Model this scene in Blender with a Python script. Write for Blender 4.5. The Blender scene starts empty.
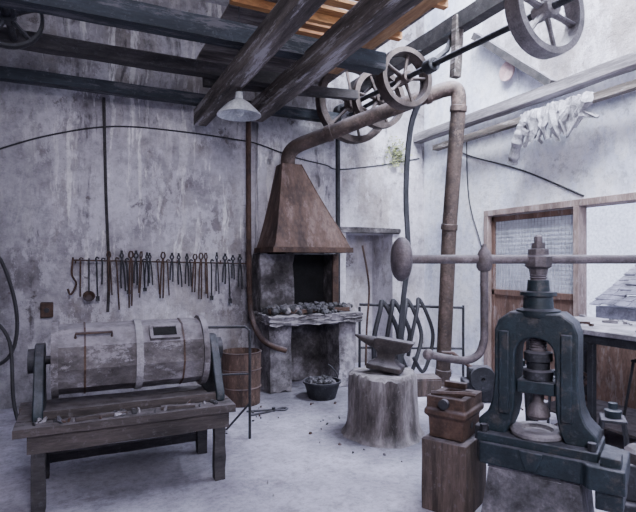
import bpy, bmesh, math, random
from mathutils import Vector, Matrix, Euler, Quaternion
random.seed(7)
R=math.radians
COL=bpy.context.scene.collection
def V(*a): return Vector(a)

# ---------------------------------------------------------------- materials
def nt(name):
    m=bpy.data.materials.new(name); m.use_nodes=True
    n=m.node_tree; n.nodes.clear()
    o=n.nodes.new('ShaderNodeOutputMaterial'); b=n.nodes.new('ShaderNodeBsdfPrincipled')
    n.links.new(b.outputs[0],o.inputs[0])
    return m,n,b
def noise(n,vec,scale,detail=8,rough=.6,stretch=None,off=None):
    if stretch or off:
        mp=n.nodes.new('ShaderNodeMapping'); mp.inputs['Scale'].default_value=stretch or (1,1,1)
        if off: mp.inputs['Location'].default_value=off
        n.links.new(vec,mp.inputs['Vector']); vec=mp.outputs[0]
    t=n.nodes.new('ShaderNodeTexNoise'); t.inputs['Scale'].default_value=scale
    t.inputs['Detail'].default_value=detail; t.inputs['Roughness'].default_value=rough
    n.links.new(vec,t.inputs['Vector']); return t.outputs[0]
def ramp(n,fac,stops):
    r=n.nodes.new('ShaderNodeValToRGB'); e=r.color_ramp.elements
    while len(e)<len(stops): e.new(.5)
    for k,(p,c) in zip(e,stops):
        k.position=p; k.color=(c,c,c,1) if not hasattr(c,'__len__') else (*c,1)
    n.links.new(fac,r.inputs[0]); return r.outputs[0]
def mix(n,fac,a,b,mode='MIX'):
    x=n.nodes.new('ShaderNodeMix'); x.data_type='RGBA'; x.blend_type=mode
    for i,v in ((0,fac),(6,a),(7,b)):
        if hasattr(v,'is_linked'): n.links.new(v,x.inputs[i])
        elif i==0: x.inputs[0].default_value=v
        else: x.inputs[i].default_value=(*v,1)
    return x.outputs[2]
def mth(n,op,a,b,clamp=True):
    x=n.nodes.new('ShaderNodeMath'); x.operation=op; x.use_clamp=clamp
    for i,v in ((0,a),(1,b)):
        if hasattr(v,'is_linked'): n.links.new(v,x.inputs[i])
        else: x.inputs[i].default_value=v
    return x.outputs[0]
def maprange(n,v,a,b):
    x=n.nodes.new('ShaderNodeMapRange'); n.links.new(v,x.inputs[0]); x.inputs[1].default_value=a; x.inputs[2].default_value=b
    return x.outputs[0]
def bump(n,b,h,s,d=.02):
    k=n.nodes.new('ShaderNodeBump'); k.inputs['Strength'].default_value=s; k.inputs['Distance'].default_value=d
    n.links.new(h,k.inputs['Height']); n.links.new(k.outputs[0],b.inputs['Normal'])
def coord(n): return n.nodes.new('ShaderNodeTexCoord').outputs['Object']
def mat(name,a,b_,scale=6,rough=.75,metal=0,stretch=None,bmp=.4,dust=None,damt=.6,c=None,flake=None,famt=.6):
    m,n,b=nt(name); co=coord(n)
    f=noise(n,co,scale,10,.65,stretch)
    st=[(.36,a),(.62,b_)] if c is None else [(.34,a),(.5,b_),(.64,c)]
    col=ramp(n,f,st)
    f2=noise(n,co,scale*9,6,.7,stretch)
    col=mix(n,.6,col,ramp(n,f2,[(.35,.35),(.62,1.0)]),'MULTIPLY')
    if flake:
        k=ramp(n,noise(n,co,scale*1.3,10,.8,stretch),[(.54,0.0),(.58,famt)]); col=mix(n,k,col,flake)
    if dust:
        g=n.nodes.new('ShaderNodeNewGeometry'); s=n.nodes.new('ShaderNodeSeparateXYZ')
        n.links.new(g.outputs['Normal'],s.inputs[0])
        up=ramp(n,s.outputs[2],[(.2,0.0),(.85,1.0)])
        k=mth(n,'MULTIPLY',up,ramp(n,noise(n,co,14,6),[(.35,.3),(.6,1.0)]))
        sp=ramp(n,noise(n,co,22,8,.75),[(.56,0.0),(.72,.55)])
        k=mth(n,'ADD',k,sp); k=mth(n,'MULTIPLY',k,damt)
        col=mix(n,k,col,dust)
    n.links.new(col,b.inputs['Base Color'])
    b.inputs['Roughness'].default_value=rough; b.inputs['Metallic'].default_value=metal
    bump(n,b,f2,bmp,.01)
    return m
DUST=(.42,.4,.48)
M={}
M['iron']=mat('dark_iron',(.009,.01,.014),(.035,.037,.046),8,.6,.25,dust=DUST,damt=.3)
M['green']=mat('green_cast_iron',(.005,.012,.017),(.017,.031,.041),7,.5,.2,dust=DUST,damt=.24,flake=(.07,.058,.055),famt=.5)
M['rust']=mat('rusty_iron',(.035,.02,.016),(.115,.066,.048),6,.8,.2,dust=DUST,damt=.22)
M['pulley']=mat('grey_brown_pulley',(.04,.03,.028),(.13,.1,.092),6,.75,.2,dust=DUST,damt=.28)
M['hood']=mat('rusted_sheet',(.035,.02,.016),(.12,.07,.052),2.6,.8,.2,(1.5,1.5,.4),dust=DUST,damt=.12,c=(.21,.14,.115),flake=(.28,.21,.19),famt=.35)
M['pipe']=mat('brown_pipe',(.035,.024,.021),(.115,.08,.068),4,.75,.15,dust=DUST,damt=.3,flake=(.2,.14,.12),famt=.45)
M['steel']=mat('worn_steel',(.045,.038,.038),(.13,.11,.11),9,.5,.4,dust=DUST,damt=.3)
M['anvil']=mat('rusty_anvil_iron',(.022,.018,.018),(.075,.06,.058),9,.6,.25,dust=DUST,damt=.22)
M['pale']=mat('pale_worn_iron',(.12,.11,.12),(.27,.25,.26),9,.5,.2,dust=DUST,damt=.3)
M['pink']=mat('worn_grey_brown_bar',(.065,.055,.06),(.18,.15,.16),9,.55,.25,dust=DUST,damt=.25,flake=(.05,.036,.03),famt=.5)
M['beam']=mat('dark_beam',(.014,.014,.017),(.06,.053,.056),5,.85,0,(.4,1.6,1.6),dust=DUST,damt=.25)
M['beamY']=mat('dusty_beam',(.028,.023,.021),(.12,.1,.09),5,.9,0,(2,.2,2),bmp=.4,dust=DUST,damt=.25,c=(.25,.215,.2),flake=(.46,.44,.46),famt=.65)
M['beamP']=mat('grey_wall_beam',(.07,.063,.068),(.19,.175,.19),5,.9,0,(2,.2,2),bmp=.5,dust=DUST,damt=.2,c=(.34,.32,.35))
M['beamB']=mat('blue_beam',(.01,.015,.022),(.032,.042,.056),5,.8,0,(.25,1.6,1.6),dust=DUST,damt=.25,flake=(.15,.14,.16),famt=.5)
M['bench']=mat('dusty_workbench_wood',(.025,.021,.021),(.095,.077,.074),5,.9,0,(.25,2,2),bmp=.6,dust=(.27,.25,.28),damt=.55)
M['drum']=mat('grimy_drum_casing',(.045,.038,.04),(.14,.125,.13),3,.9,0,(.8,1.3,1.3),bmp=.7,dust=(.42,.4,.46),damt=.6,c=(.27,.25,.275),flake=(.38,.36,.4),famt=.45)
M['band']=mat('drum_metal_band',(.14,.13,.14),(.42,.4,.43),6,.7,.1,dust=(.5,.5,.56),damt=.5)
M['orange']=mat('warm_boards',(.26,.1,.035),(.54,.28,.11),4,.8,0,(.3,2,1),bmp=.3)
M['plank']=mat('light_wood_plank',(.27,.14,.06),(.52,.32,.17),4,.8,0,(2,.25,2),bmp=.3)
M['dboard']=mat('dark_boards',(.035,.029,.028),(.14,.12,.12),4,.85,0,(.3,2,1),bmp=.4,c=(.3,.27,.27))
M['stump']=mat('stump_bark',(.035,.029,.029),(.14,.12,.12),3,.95,0,(2,2,.5),bmp=1,dust=(.5,.48,.52),damt=.45,c=(.33,.3,.31))
M['brownwood']=mat('brown_wood',(.038,.027,.023),(.145,.103,.088),4,.85,0,(3,3,.35),bmp=.7,dust=DUST,damt=.35)
M['frame']=mat('worn_frame_wood',(.17,.12,.105),(.4,.31,.29),4,.8,0,(2,2,.5),bmp=.3,dust=DUST,damt=.2,flake=(.52,.47,.48),famt=.4)
M['redwood']=mat('brown_panel',(.1,.053,.04),(.2,.12,.095),4,.8,0,(2,2,.5),bmp=.3,flake=(.4,.35,.36),famt=.3)
M['barrel']=mat('barrel_rust',(.035,.02,.016),(.12,.072,.056),5,.85,0,(2,2,.7),dust=DUST,damt=.15,flake=(.2,.13,.1),famt=.5)
M['black']=mat('soot_and_hole_black',(.004,.004,.005),(.012,.012,.014),6,.95)  # firebox soot, and the painted dark of the drum hatch
M['rubber']=mat('black_rubber',(.01,.01,.014),(.03,.03,.04),6,.6)
M['coal']=mat('coal',(.01,.01,.012),(.05,.05,.055),20,.6,dust=DUST,damt=.2)
M['enamel']=mat('white_enamel',(.5,.52,.55),(.75,.78,.8),5,.3,bmp=.05)
M['pinkp']=mat('pink_plaster',(.5,.32,.33),(.65,.48,.5),5,.9)
M['slate']=mat('slate',(.2,.18,.19),(.5,.46,.5),5,.8)
M['leaf']=mat('yellow_green_moss',(.14,.17,.06),(.42,.45,.24),9,.9)
M['cloth']=mat('dusty_sheet',(.14,.135,.15),(.36,.35,.39),8,.95,bmp=.8,c=(.55,.54,.6))
M['belt']=mat('leather_belt',(.012,.014,.018),(.04,.04,.05),5,.7)
M['stone']=mat('pale_stone',(.15,.14,.15),(.36,.34,.37),4,.95,bmp=.8,dust=DUST,damt=.4)
M['dstone']=mat('dark_pedestal',(.03,.029,.034),(.11,.105,.12),5,.9,bmp=.8,dust=DUST,damt=.4,c=(.24,.22,.25))
M['ground']=mat('pale_ground',(.4,.38,.4),(.62,.6,.64),2,.95)
M['benchtop']=mat('worn_pale_benchtop',(.18,.17,.19),(.42,.4,.45),5,.8,bmp=.5,flake=(.1,.09,.1),famt=.5)
M['masonry']=mat('sooty_masonry',(.02,.018,.019),(.1,.09,.095),3,.95,bmp=1,dust=(.42,.4,.44),damt=.35,c=(.36,.34,.37))
M['masonryL']=mat('worn_masonry',(.05,.045,.048),(.21,.195,.215),3,.95,bmp=1,dust=(.48,.46,.5),damt=.4,c=(.45,.43,.48),flake=(.045,.04,.042),famt=.7)

def wallmat(name,base,dark,light,streak,dirt,left=False,iscale=2.3):
    m,n,b=nt(name); co=coord(n)
    se=n.nodes.new('ShaderNodeSeparateXYZ'); n.links.new(co,se.inputs[0])
    X,Z=se.outputs[0],se.outputs[2]
    wn=n.nodes.new('ShaderNodeTexNoise'); wn.inputs['Scale'].default_value=1.6; wn.inputs['Detail'].default_value=6; n.links.new(co,wn.inputs['Vector'])
    sc=n.nodes.new('ShaderNodeVectorMath'); sc.operation='SCALE'; sc.inputs['Scale'].default_value=.22; n.links.new(wn.outputs['Color'],sc.inputs[0])
    ad=n.nodes.new('ShaderNodeVectorMath'); ad.operation='ADD'; n.links.new(co,ad.inputs[0]); n.links.new(sc.outputs[0],ad.inputs[1]); cw=ad.outputs[0]
    col=ramp(n,noise(n,co,.9,15,.7),[(.36,dark),(.48,base),(.6,light)])
    k=ramp(n,noise(n,co,1.1,13,.72,(1,1,.6),(3,1,5)),[(.5,0.0),(.62,.6)])
    col=mix(n,mth(n,'MULTIPLY',k,dirt),col,(.34,.29,.25))
    fl=ramp(n,noise(n,co,iscale,15,.78,(1,1,.5)),[(.51,0.0),(.535,1.0)])
    col=mix(n,mth(n,'MULTIPLY',fl,.65),col,light)
    s=noise(n,cw,9,6,.6,(1,1,.03)); gap=ramp(n,noise(n,co,2.4,8,.7,(1,1,.45),(7,2,1)),[(.38,0.0),(.5,1.0)])
    zone=ramp(n,noise(n,co,.9,5,.6),[(.5,0.0),(.6,1.0)])
    if left:
        win=mth(n,'MULTIPLY',maprange(n,X,-.6,.1),maprange(n,X,2.5,1.8))
        win=mth(n,'MULTIPLY',win,maprange(n,Z,1.1,1.9))
        zone=mth(n,'ADD',mth(n,'MULTIPLY',zone,.35),mth(n,'MULTIPLY',win,ramp(n,noise(n,co,1.6,5,.6),[(.4,.25),(.53,1.0)])))
    k=mth(n,'MULTIPLY',mth(n,'MULTIPLY',ramp(n,s,[(.535,0.0),(.58,1.0)]),gap),zone)
    col=mix(n,mth(n,'MULTIPLY',k,streak),col,(1.0,.98,1.0))
    s2=noise(n,cw,7,8,.7,(1,1,.06),(4,4,4))
    k=mth(n,'MULTIPLY',ramp(n,s2,[(.55,0.0),(.62,.9)]),ramp(n,noise(n,co,1.3,6,.65,(1,1.3,1.3)),[(.48,0.0),(.57,1.0)]))
    col=mix(n,mth(n,'MULTIPLY',k,dirt),col,(.07,.06,.07))
    p=ramp(n,noise(n,co,1.9,15,.8),[(.6,0.0),(.615,.85)])
    col=mix(n,mth(n,'MULTIPLY',p,dirt),col,(.2,.165,.16))
    sp=ramp(n,noise(n,co,13,12,.85),[(.37,.35),(.52,1.0)])
    col=mix(n,.5,col,sp,'MULTIPLY')
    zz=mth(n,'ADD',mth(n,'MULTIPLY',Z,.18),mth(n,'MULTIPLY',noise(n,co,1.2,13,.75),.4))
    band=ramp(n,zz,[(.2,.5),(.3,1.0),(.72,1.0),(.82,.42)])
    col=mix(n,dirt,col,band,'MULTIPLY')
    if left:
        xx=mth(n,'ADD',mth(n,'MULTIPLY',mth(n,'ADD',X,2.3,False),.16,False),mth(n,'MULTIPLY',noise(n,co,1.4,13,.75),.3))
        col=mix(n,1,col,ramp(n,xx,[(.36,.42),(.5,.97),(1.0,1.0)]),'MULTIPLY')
        vm=n.nodes.new('ShaderNodeVectorMath'); vm.operation='DISTANCE'; n.links.new(co,vm.inputs[0]); vm.inputs[1].default_value=(2.4,6.1,1.1)
        dd=mth(n,'ADD',mth(n,'MULTIPLY',vm.outputs['Value'],.5,False),mth(n,'MULTIPLY',noise(n,co,2.4,13,.78),.6),False)
        col=mix(n,1,col,ramp(n,dd,[(.43,.15),(.7,1.0)]),'MULTIPLY')
    n.links.new(col,b.inputs['Base Color']); b.inputs['Roughness'].default_value=.95
    h=mth(n,'ADD',noise(n,co,7,12,.75),mth(n,'MULTIPLY',p,-.4,False))
    bump(n,b,h,.7,.05)
    return m
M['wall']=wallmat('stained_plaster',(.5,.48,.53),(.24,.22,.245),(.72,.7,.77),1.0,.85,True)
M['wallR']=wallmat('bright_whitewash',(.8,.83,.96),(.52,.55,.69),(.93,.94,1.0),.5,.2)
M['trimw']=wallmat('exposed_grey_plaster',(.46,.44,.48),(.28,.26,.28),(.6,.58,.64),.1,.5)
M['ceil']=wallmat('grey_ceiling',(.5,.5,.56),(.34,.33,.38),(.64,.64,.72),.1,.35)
M['white2']=mat('outside_render',(.75,.75,.8),(.92,.92,.97),2,.9)
m,n,b=nt('dusty_floor'); co=coord(n)
col=ramp(n,noise(n,co,.9,14,.73),[(.37,(.27,.255,.32)),(.49,(.43,.42,.51)),(.61,(.6,.585,.71))])
col=mix(n,.5,col,ramp(n,noise(n,co,20,12,.85),[(.39,.25),(.53,1.0)]),'MULTIPLY')
st=ramp(n,noise(n,co,2.2,14,.78),[(.54,0.0),(.63,.6)])
col=mix(n,st,col,(.18,.16,.195))
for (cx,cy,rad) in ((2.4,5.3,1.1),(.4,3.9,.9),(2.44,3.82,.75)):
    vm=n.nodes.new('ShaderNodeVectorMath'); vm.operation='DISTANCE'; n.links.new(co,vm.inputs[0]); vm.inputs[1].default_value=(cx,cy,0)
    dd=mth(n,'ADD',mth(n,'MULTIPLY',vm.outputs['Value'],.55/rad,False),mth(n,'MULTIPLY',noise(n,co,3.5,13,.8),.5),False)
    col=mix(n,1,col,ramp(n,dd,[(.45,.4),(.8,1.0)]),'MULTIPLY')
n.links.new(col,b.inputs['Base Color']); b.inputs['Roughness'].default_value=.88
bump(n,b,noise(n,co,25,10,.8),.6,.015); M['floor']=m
m,n,b=nt('dirty_glass'); co=coord(n)
col=ramp(n,noise(n,co,4,12,.75),[(.36,(.4,.43,.5)),(.62,(.76,.8,.9))])
n.links.new(col,b.inputs['Base Color']); b.inputs['Roughness'].default_value=.5; b.inputs['Transmission Weight'].default_value=.2; M['glass']=m

# ---------------------------------------------------------------- mesh builder
class B:
    def __init__(s): s.bm=bmesh.new()
    def box(s,c,d,rot=(0,0,0)):
        m=Matrix.Translation(c)@Euler(rot).to_matrix().to_4x4()@Matrix.Diagonal((d[0],d[1],d[2],1))
        return bmesh.ops.create_cube(s.bm,size=1,matrix=m)['verts']
    def bx(s,x0,x1,y0,y1,z0,z1): return s.box(((x0+x1)/2,(y0+y1)/2,(z0+z1)/2),(abs(x1-x0),abs(y1-y0),abs(z1-z0)))
    def cyl(s,p0,p1,r0,r1=None,seg=16):
        p0,p1=Vector(p0),Vector(p1); d=p1-p0
        q=d.to_track_quat('Z','Y').to_matrix().to_4x4()
        bmesh.ops.create_cone(s.bm,cap_ends=True,segments=seg,radius1=r0,radius2=r0 if r1 is None else r1,depth=d.length,matrix=Matrix.Translation((p0+p1)/2)@q)
    def loops(s,rings,closed=False,cap=True):
        vr=[[s.bm.verts.new(p) for p in r] for r in rings]
        k=len(vr[0]); n_=len(vr)
        for i in range(n_ if closed else n_-1):
            a,b_=vr[i],vr[(i+1)%n_]
            for j in range(k):
                s.bm.faces.new((a[j],a[(j+1)%k],b_[(j+1)%k],b_[j]))
        if cap and not closed:
            s.bm.faces.new(vr[0]); s.bm.faces.new(vr[-1])
    def tube(s,pts,r,seg=8,closed=False,flat=1.0):
        pts=[Vector(p) for p in pts]; N=len(pts); rr=r if hasattr(r,'__len__') else [r]*N
        rings=[]; u=None
        for i,p in enumerate(pts):
            if closed: t=(pts[(i+1)%N]-pts[i-1])
            else: t=pts[min(i+1,N-1)]-pts[max(i-1,0)]
            t.normalize()
            if u is None: u=t.orthogonal().normalized() if abs(t.z)>.9 else t.cross(V(0,0,1)).normalized()
            else: u=(u-t*u.dot(t)).normalized()
            w=t.cross(u)
            rings.append([p+u*math.cos(a)*rr[i]+w*math.sin(a)*rr[i]*flat for a in [2*math.pi*k/seg for k in range(seg)]])
        s.loops(rings,closed)
    def lathe(s,prof,loc=(0,0,0),axis=(0,0,1),seg=28,closed=False,phase=0,cap=True):
        q=Vector(axis).to_track_quat('Z','Y'); loc=Vector(loc)
        s.loops([[loc+q@V(r*math.cos(a+phase),r*math.sin(a+phase),z) for a in [2*math.pi*k/seg for k in range(seg)]] for r,z in prof],closed,cap)
    def prism(s,pts,org,u,v,w):
        org,u,v,w=map(Vector,(org,u,v,w))
        a=[s.bm.verts.new(org+u*x+v*y) for x,y in pts]; b_=[s.bm.verts.new(org+u*x+v*y+w) for x,y in pts]
        s.bm.faces.new(a); s.bm.faces.new(b_[::-1])
        for i in range(len(a)):
            j=(i+1)%len(a); s.bm.faces.new((a[i],a[j],b_[j],b_[i]))
    def timber(s,p0,p1,w,h,n_=14,j=.012):
        p0,p1=Vector(p0),Vector(p1); d=p1-p0; q=d.to_track_quat('X','Z'); rings=[]
        for i in range(n_+1):
            c=p0+d*i/n_
            rings.append([c+q@V(0,y*w/2+random.uniform(-j,j),z*h/2+random.uniform(-j,j)) for y,z in ((-1,-1),(1,-1),(1,1),(-1,1))])
        s.loops(rings)
    def sph(s,c,r,sc=(1,1,1),rot=(0,0,0),seg=16):
        m=Matrix.Translation(c)@Euler(rot).to_matrix().to_4x4()@Matrix.Diagonal((sc[0],sc[1],sc[2],1))
        bmesh.ops.create_uvsphere(s.bm,u_segments=seg,v_segments=max(6,seg//2),radius=r,matrix=m)
    def rock(s,c,r,sc=(1,1,1),sub=1):
        m=Matrix.Translation(c)@Euler((random.random()*3,random.random()*3,random.random()*3)).to_matrix().to_4x4()@Matrix.Diagonal((sc[0],sc[1],sc[2],1))
        vs=bmesh.ops.create_icosphere(s.bm,subdivisions=sub,radius=r,matrix=m)['verts']
        for v in vs: v.co+=V(*[random.uniform(-.2,.2)*r for _ in range(3)])
    def rough(s,cuts,amp):
        bmesh.ops.subdivide_edges(s.bm,edges=s.bm.edges[:],cuts=cuts,use_grid_fill=True)
        for v in s.bm.verts: v.co+=V(*[random.uniform(-amp,amp) for _ in range(3)])
    def obj(s,name,mt,parent=None,off=(0,0,0),bevel=0,label=None,cat=None,group=None,kind=None,flat=False):
        bm=s.bm; off=Vector(off)
        if off.length: 
            for v in bm.verts: v.co-=off
        bmesh.ops.recalc_face_normals(bm,faces=bm.faces)
        me=bpy.data.meshes.new(name); bm.to_mesh(me); bm.free()
        if not flat:
            me.polygons.foreach_set('use_smooth',[True]*len(me.polygons)); me.set_sharp_from_angle(angle=R(38))
        me.materials.append(M[mt]); o=bpy.data.objects.new(name,me); COL.objects.link(o)
        if parent: o.parent=parent
        else: o.location=off
        if bevel:
            b=o.modifiers.new('bevel','BEVEL'); b.width=bevel; b.segments=2; b.limit_method='ANGLE'; b.angle_limit=R(40)
        tag(o,label,cat,group,kind); return o
def tag(o,label=None,cat=None,group=None,kind=None):
    if label:o['label']=label
    if cat:o['category']=cat
    if group:o['group']=group
    if kind:o['kind']=kind
def thing(name,loc,label,cat,rz=0,group=None,kind=None):
    o=bpy.data.objects.new(name,None); o.location=loc; o.rotation_euler=(0,0,R(rz)); o.empty_display_size=.1
    COL.objects.link(o); tag(o,label,cat,group,kind); return o
def arc(c,u,v,r,a0,a1,n_=10):
    c,u,v=Vector(c),Vector(u),Vector(v)
    return [c+u*r*math.cos(R(a0+(a1-a0)*i/n_))+v*r*math.sin(R(a0+(a1-a0)*i/n_)) for i in range(n_+1)]
def smoothpath(p,sub=6):
    p=[Vector(x) for x in p]; out=[]
    for i in range(len(p)-1):
        a,b_,c,d=p[max(i-1,0)],p[i],p[i+1],p[min(i+2,len(p)-1)]
        for k in range(sub):
            t=k/sub; out.append(.5*((2*b_)+(c-a)*t+(2*a-5*b_+4*c-d)*t*t+(3*b_-a-3*c+d)*t**3))
    out.append(p[-1]); return out

WY=6.1; WX=4.6
# ---------------------------------------------------------------- room shell
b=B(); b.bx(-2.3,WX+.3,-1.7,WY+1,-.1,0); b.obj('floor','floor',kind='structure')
b=B()
b.bx(-2.3,3.3,WY,WY+.3,0,5.2); b.bx(3.3,4.05,WY,WY+.3,1.9,5.2); b.bx(4.05,WX+.3,WY,WY+.3,0,5.2)
b.bx(3.0,4.3,WY+.55,WY+.75,0,2.3); b.bx(3.1,3.3,WY+.3,WY+.55,0,2.3); b.bx(4.05,4.25,WY+.3,WY+.55,0,2.3); b.bx(3.3,4.05,WY+.3,WY+.55,1.9,2.2)
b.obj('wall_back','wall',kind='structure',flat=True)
b=B()
b.bx(WX,WX+.25,4.8,WY,0,5.2); b.bx(WX,WX+.25,2.2,4.8,2.12,5.2); b.bx(WX,WX+.25,-1.5,2.2,0,5.2)
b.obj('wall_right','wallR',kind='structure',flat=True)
b=B(); b.bx(-2.5,-2.3,-1.5,WY+.3,0,5.2); b.obj('wall_left','wall',kind='structure')
b=B(); b.bx(-2.5,WX+.25,-1.7,-1.5,0,4.4); b.obj('wall_front','ceil',kind='structure')  # unseen wall behind the camera, added to cut sky fill
b=B(); b.bx(2.02,2.92,5.99,6.098,1.6,4.6); b.rough(14,.008); b.obj('wall_chimney','wall',kind='structure')
b=B(); b.prism([(4.86,4.25),(3.82,3.37),(1.2,3.37),(1.2,5.1),(4.86,5.1)],(WX-.05,0,0),(0,1,0),(0,0,1),(.048,0,0)); b.obj('trim_1','trimw',kind='structure')
b=B(); b.timber((WX-.09,4.95,4.32),(WX-.09,3.8,3.36),.09,.08,6,.004); b.obj('trim_2','beam',kind='structure')
b=B(); b.bx(-2.5,2.9,-1.5,WY+.3,4.6,4.7); b.obj('ceiling','ceil',kind='structure')
b=B()
for i in range(9):
    y=3.5+i*.17; b.bx(2.0,2.45,y,y+.11,3.8,3.83)
b.obj('trim_3','orange',kind='structure')
b=B()
for i in range(12):
    y=1.4+i*.17; b.bx(1.25,2.95,y,y+.165,3.8,3.83)
for i in range(9):
    y=3.5+i*.17; b.bx(1.25,1.99,y,y+.165,3.8,3.83); b.bx(2.46,2.95,y,y+.165,3.8,3.83)
for i in range(6):
    y=5.03+i*.17; b.bx(1.25,2.95,y,y+.165,3.8,3.83)
b.obj('trim_5','dboard',kind='structure')
b=B(); b.bx(3.2,4.15,WY-.05,WY+.02,1.9,1.97); b.rough(3,.006); b.obj('trim_4','masonry',kind='structure')
# outside
b=B(); b.bx(WX+.3,12,-4,12,-.12,-.02); b.obj('ground','ground',label='pale dusty yard ground outside the doorway',cat='ground',kind='structure')
b=B(); b.bx(9.5,9.7,-3,12,-.02,2.6); b.obj('wall_outside','white2',kind='structure')

# door / opening in right wall
d=thing('door_1',(WX,3.5,0),None,None,kind='structure')
def dp(b,name,mt,**k): return b.obj(name,mt,parent=d,off=(WX,3.5,0),**k)
b=B(); b.bx(WX-.04,WX+.2,2.1,4.86,2.06,2.13); b.bx(WX-.04,WX+.2,4.79,4.86,0,2.06); b.bx(WX-.05,WX+.08,3.53,3.59,0,2.06); b.bx(WX-.04,WX+.2,2.1,2.17,0,2.06); dp(b,'door_frame','frame',bevel=.005)
b=B()
for y0,y1 in ((3.59,3.64),(4.74,4.79)): b.bx(WX+.02,WX+.07,y0,y1,.0,2.05)
for z0,z1 in ((0,.14),(1.1,1.17),(1.99,2.05)): b.bx(WX+.02,WX+.07,3.6,4.79,z0,z1)
dp(b,'door_leaf','redwood',bevel=.006)
b=B(); b.bx(WX+.035,WX+.055,3.62,4.77,.1,1.12); dp(b,'door_panel','redwood')
b=B(); b.bx(WX+.05,WX+.06,3.62,4.77,1.15,2.02); dp(b,'glass_pane','glass')
b=B()
for i in range(1,26): y=3.62+i*.0445; b.bx(WX+.04,WX+.046,y-.002,y+.002,1.15,2.0)
for i in range(1,18): z=1.15+i*.047; b.bx(WX+.038,WX+.044,3.62,4.77,z-.002,z+.002)
dp(b,'wire_mesh','ceil')
b=B(); b.bx(WX+.05,WX+.12,2.17,3.53,0,.85); dp(b,'low_panel','redwood')

s=thing('slate_shed',(7.2,4.2,-.02),'low outside shed roofed with loose pale slates','shed')
b=B(); b.bx(6.95,8.0,3.4,5.1,-.02,.85); b.obj('shed_wall','stone',parent=s,off=(7.2,4.2,-.02))
b=B()
for i in range(9):
    for j in range(10):
        b.box((6.9+i*.13,3.3+j*.19,.92+i*.07+random.uniform(-.01,.015)),(.2,.18,.015),(random.uniform(-.06,.06),R(-22)+random.uniform(-.08,.08),random.uniform(-.12,.12)))
b.obj('slate_roof','slate',parent=s,off=(7.2,4.2,-.02))
for i in range(40):
    r_=random.uniform(.06,.15); b=B(); b.rock((0,0,0),r_,(1.5,1,.7)); o=b.obj('yard_rubble','stone' if i%3 else 'brownwood',label='broken stone heaped in the yard outside',cat='rubble',group='rubble in the yard',flat=True); o.location=(random.uniform(5.2,6.7),random.uniform(2.9,4.6),r_*.4-.02)

# ---------------------------------------------------------------- beams
def beam(name,p0,p1,w,h,mt,label,n_=16,j=.004,grp='roof beams'):
    b=B(); b.timber(p0,p1,w,h,n_,j); c=(Vector(p0)+Vector(p1))/2
    return b.obj(name,mt,off=c,label=label,cat='beam',group=grp,flat=True)
beam('ceiling_beam',(-2.3,4.1,3.36),(2.6,4.1,3.36),.15,.16,'beamB','dark blue-painted timber beam under the roof')
beam('ceiling_beam',(-2.3,4.95,3.36),(1.9,4.95,3.36),.13,.12,'beam','dark sooty timber beam crossing the room')
beam('ceiling_beam',(-2.3,5.72,3.3),(3.0,5.72,3.3),.12,.11,'beamB','dark bluish beam running close to the plastered wall')
beam('main_timber',(1.27,1.0,3.13),(1.27,5.8,3.12),.14,.17,'beamY','weathered grey-brown hewn timber running toward the wall',18,.003)
beam('main_timber',(1.86,1.0,3.22),(1.86,5.6,3.2),.17,.19,'beamY','weathered hewn timber with flaking pale paint',18,.003)
beam('ceiling_beam',(2.62,1.0,3.66),(2.62,5.2,3.66),.16,.05,'plank','long light-wood plank under the roof boards')
beam('wall_plate_beam',(WX-.12,1.0,3.28),(WX-.12,6.1,3.28),.16,.11,'beamP','dusty grey wall-plate timber along the bright wall')
beam('wall_plate_beam',(WX-.2,1.0,3.04),(WX-.2,5.6,3.04),.09,.07,'beamY','thin dusty timber below the wall plate')
for y in (2.2,2.9,3.6,4.3,5.0):
    beam('rafter',(1.2,y,3.76),(2.95,y,3.76),.06,.07,'orange','warm brown batten carrying the roof boards',6,.004,'roof battens')
beam('cross_timber',(1.15,5.1,3.3),(2.9,5.1,3.4),.08,.1,'beam','thin dark cross timber resting above the main timbers',8,.004)
beam('bearing_timber',(3.42,2.0,3.85),(3.42,6.1,3.85),.13,.16,'beam','dark timber carrying the line shaft hangers')
beam('hanging_post',(3.35,3.95,3.3),(3.38,3.95,3.9),.07,.09,'beamY','short grey timber post hanging beside the shaft',6,.004,'braces')

# ---------------------------------------------------------------- line shaft and pulleys
SX=3.13
def SZ(y): return 3.25+.04*y
b=B(); b.cyl((SX,1.6,SZ(1.6)),(SX,6.1,SZ(6.1)),.028,seg=14); b.obj('line_shaft','iron',off=(SX,3.9,SZ(3.9)),label='long dark steel line shaft under the roof',cat='shaft')
for y in (2.2,4.05,5.95):
    h=thing('shaft_hanger',(SX+.2,y,3.75),'dark cast-iron hanger bracket holding the line shaft','bracket',group='shaft hangers')
    b=B(); b.tube([(SX+.27,y,3.77),(SX+.2,y,3.6),(SX+.05,y,SZ(y)+.06)],.028,8); b.box((SX+.27,y,3.755),(.14,.1,.03)); b.obj('arm','iron',parent=h,off=(SX+.2,y,3.75))
    b=B(); b.lathe([(.027,-.06),(.07,-.06),(.07,.06),(.027,.06)],(SX,y,SZ(y)),(0,1,0),16,closed=True); b.obj('bearing','iron',parent=h,off=(SX+.2,y,3.75),bevel=.008)
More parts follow.
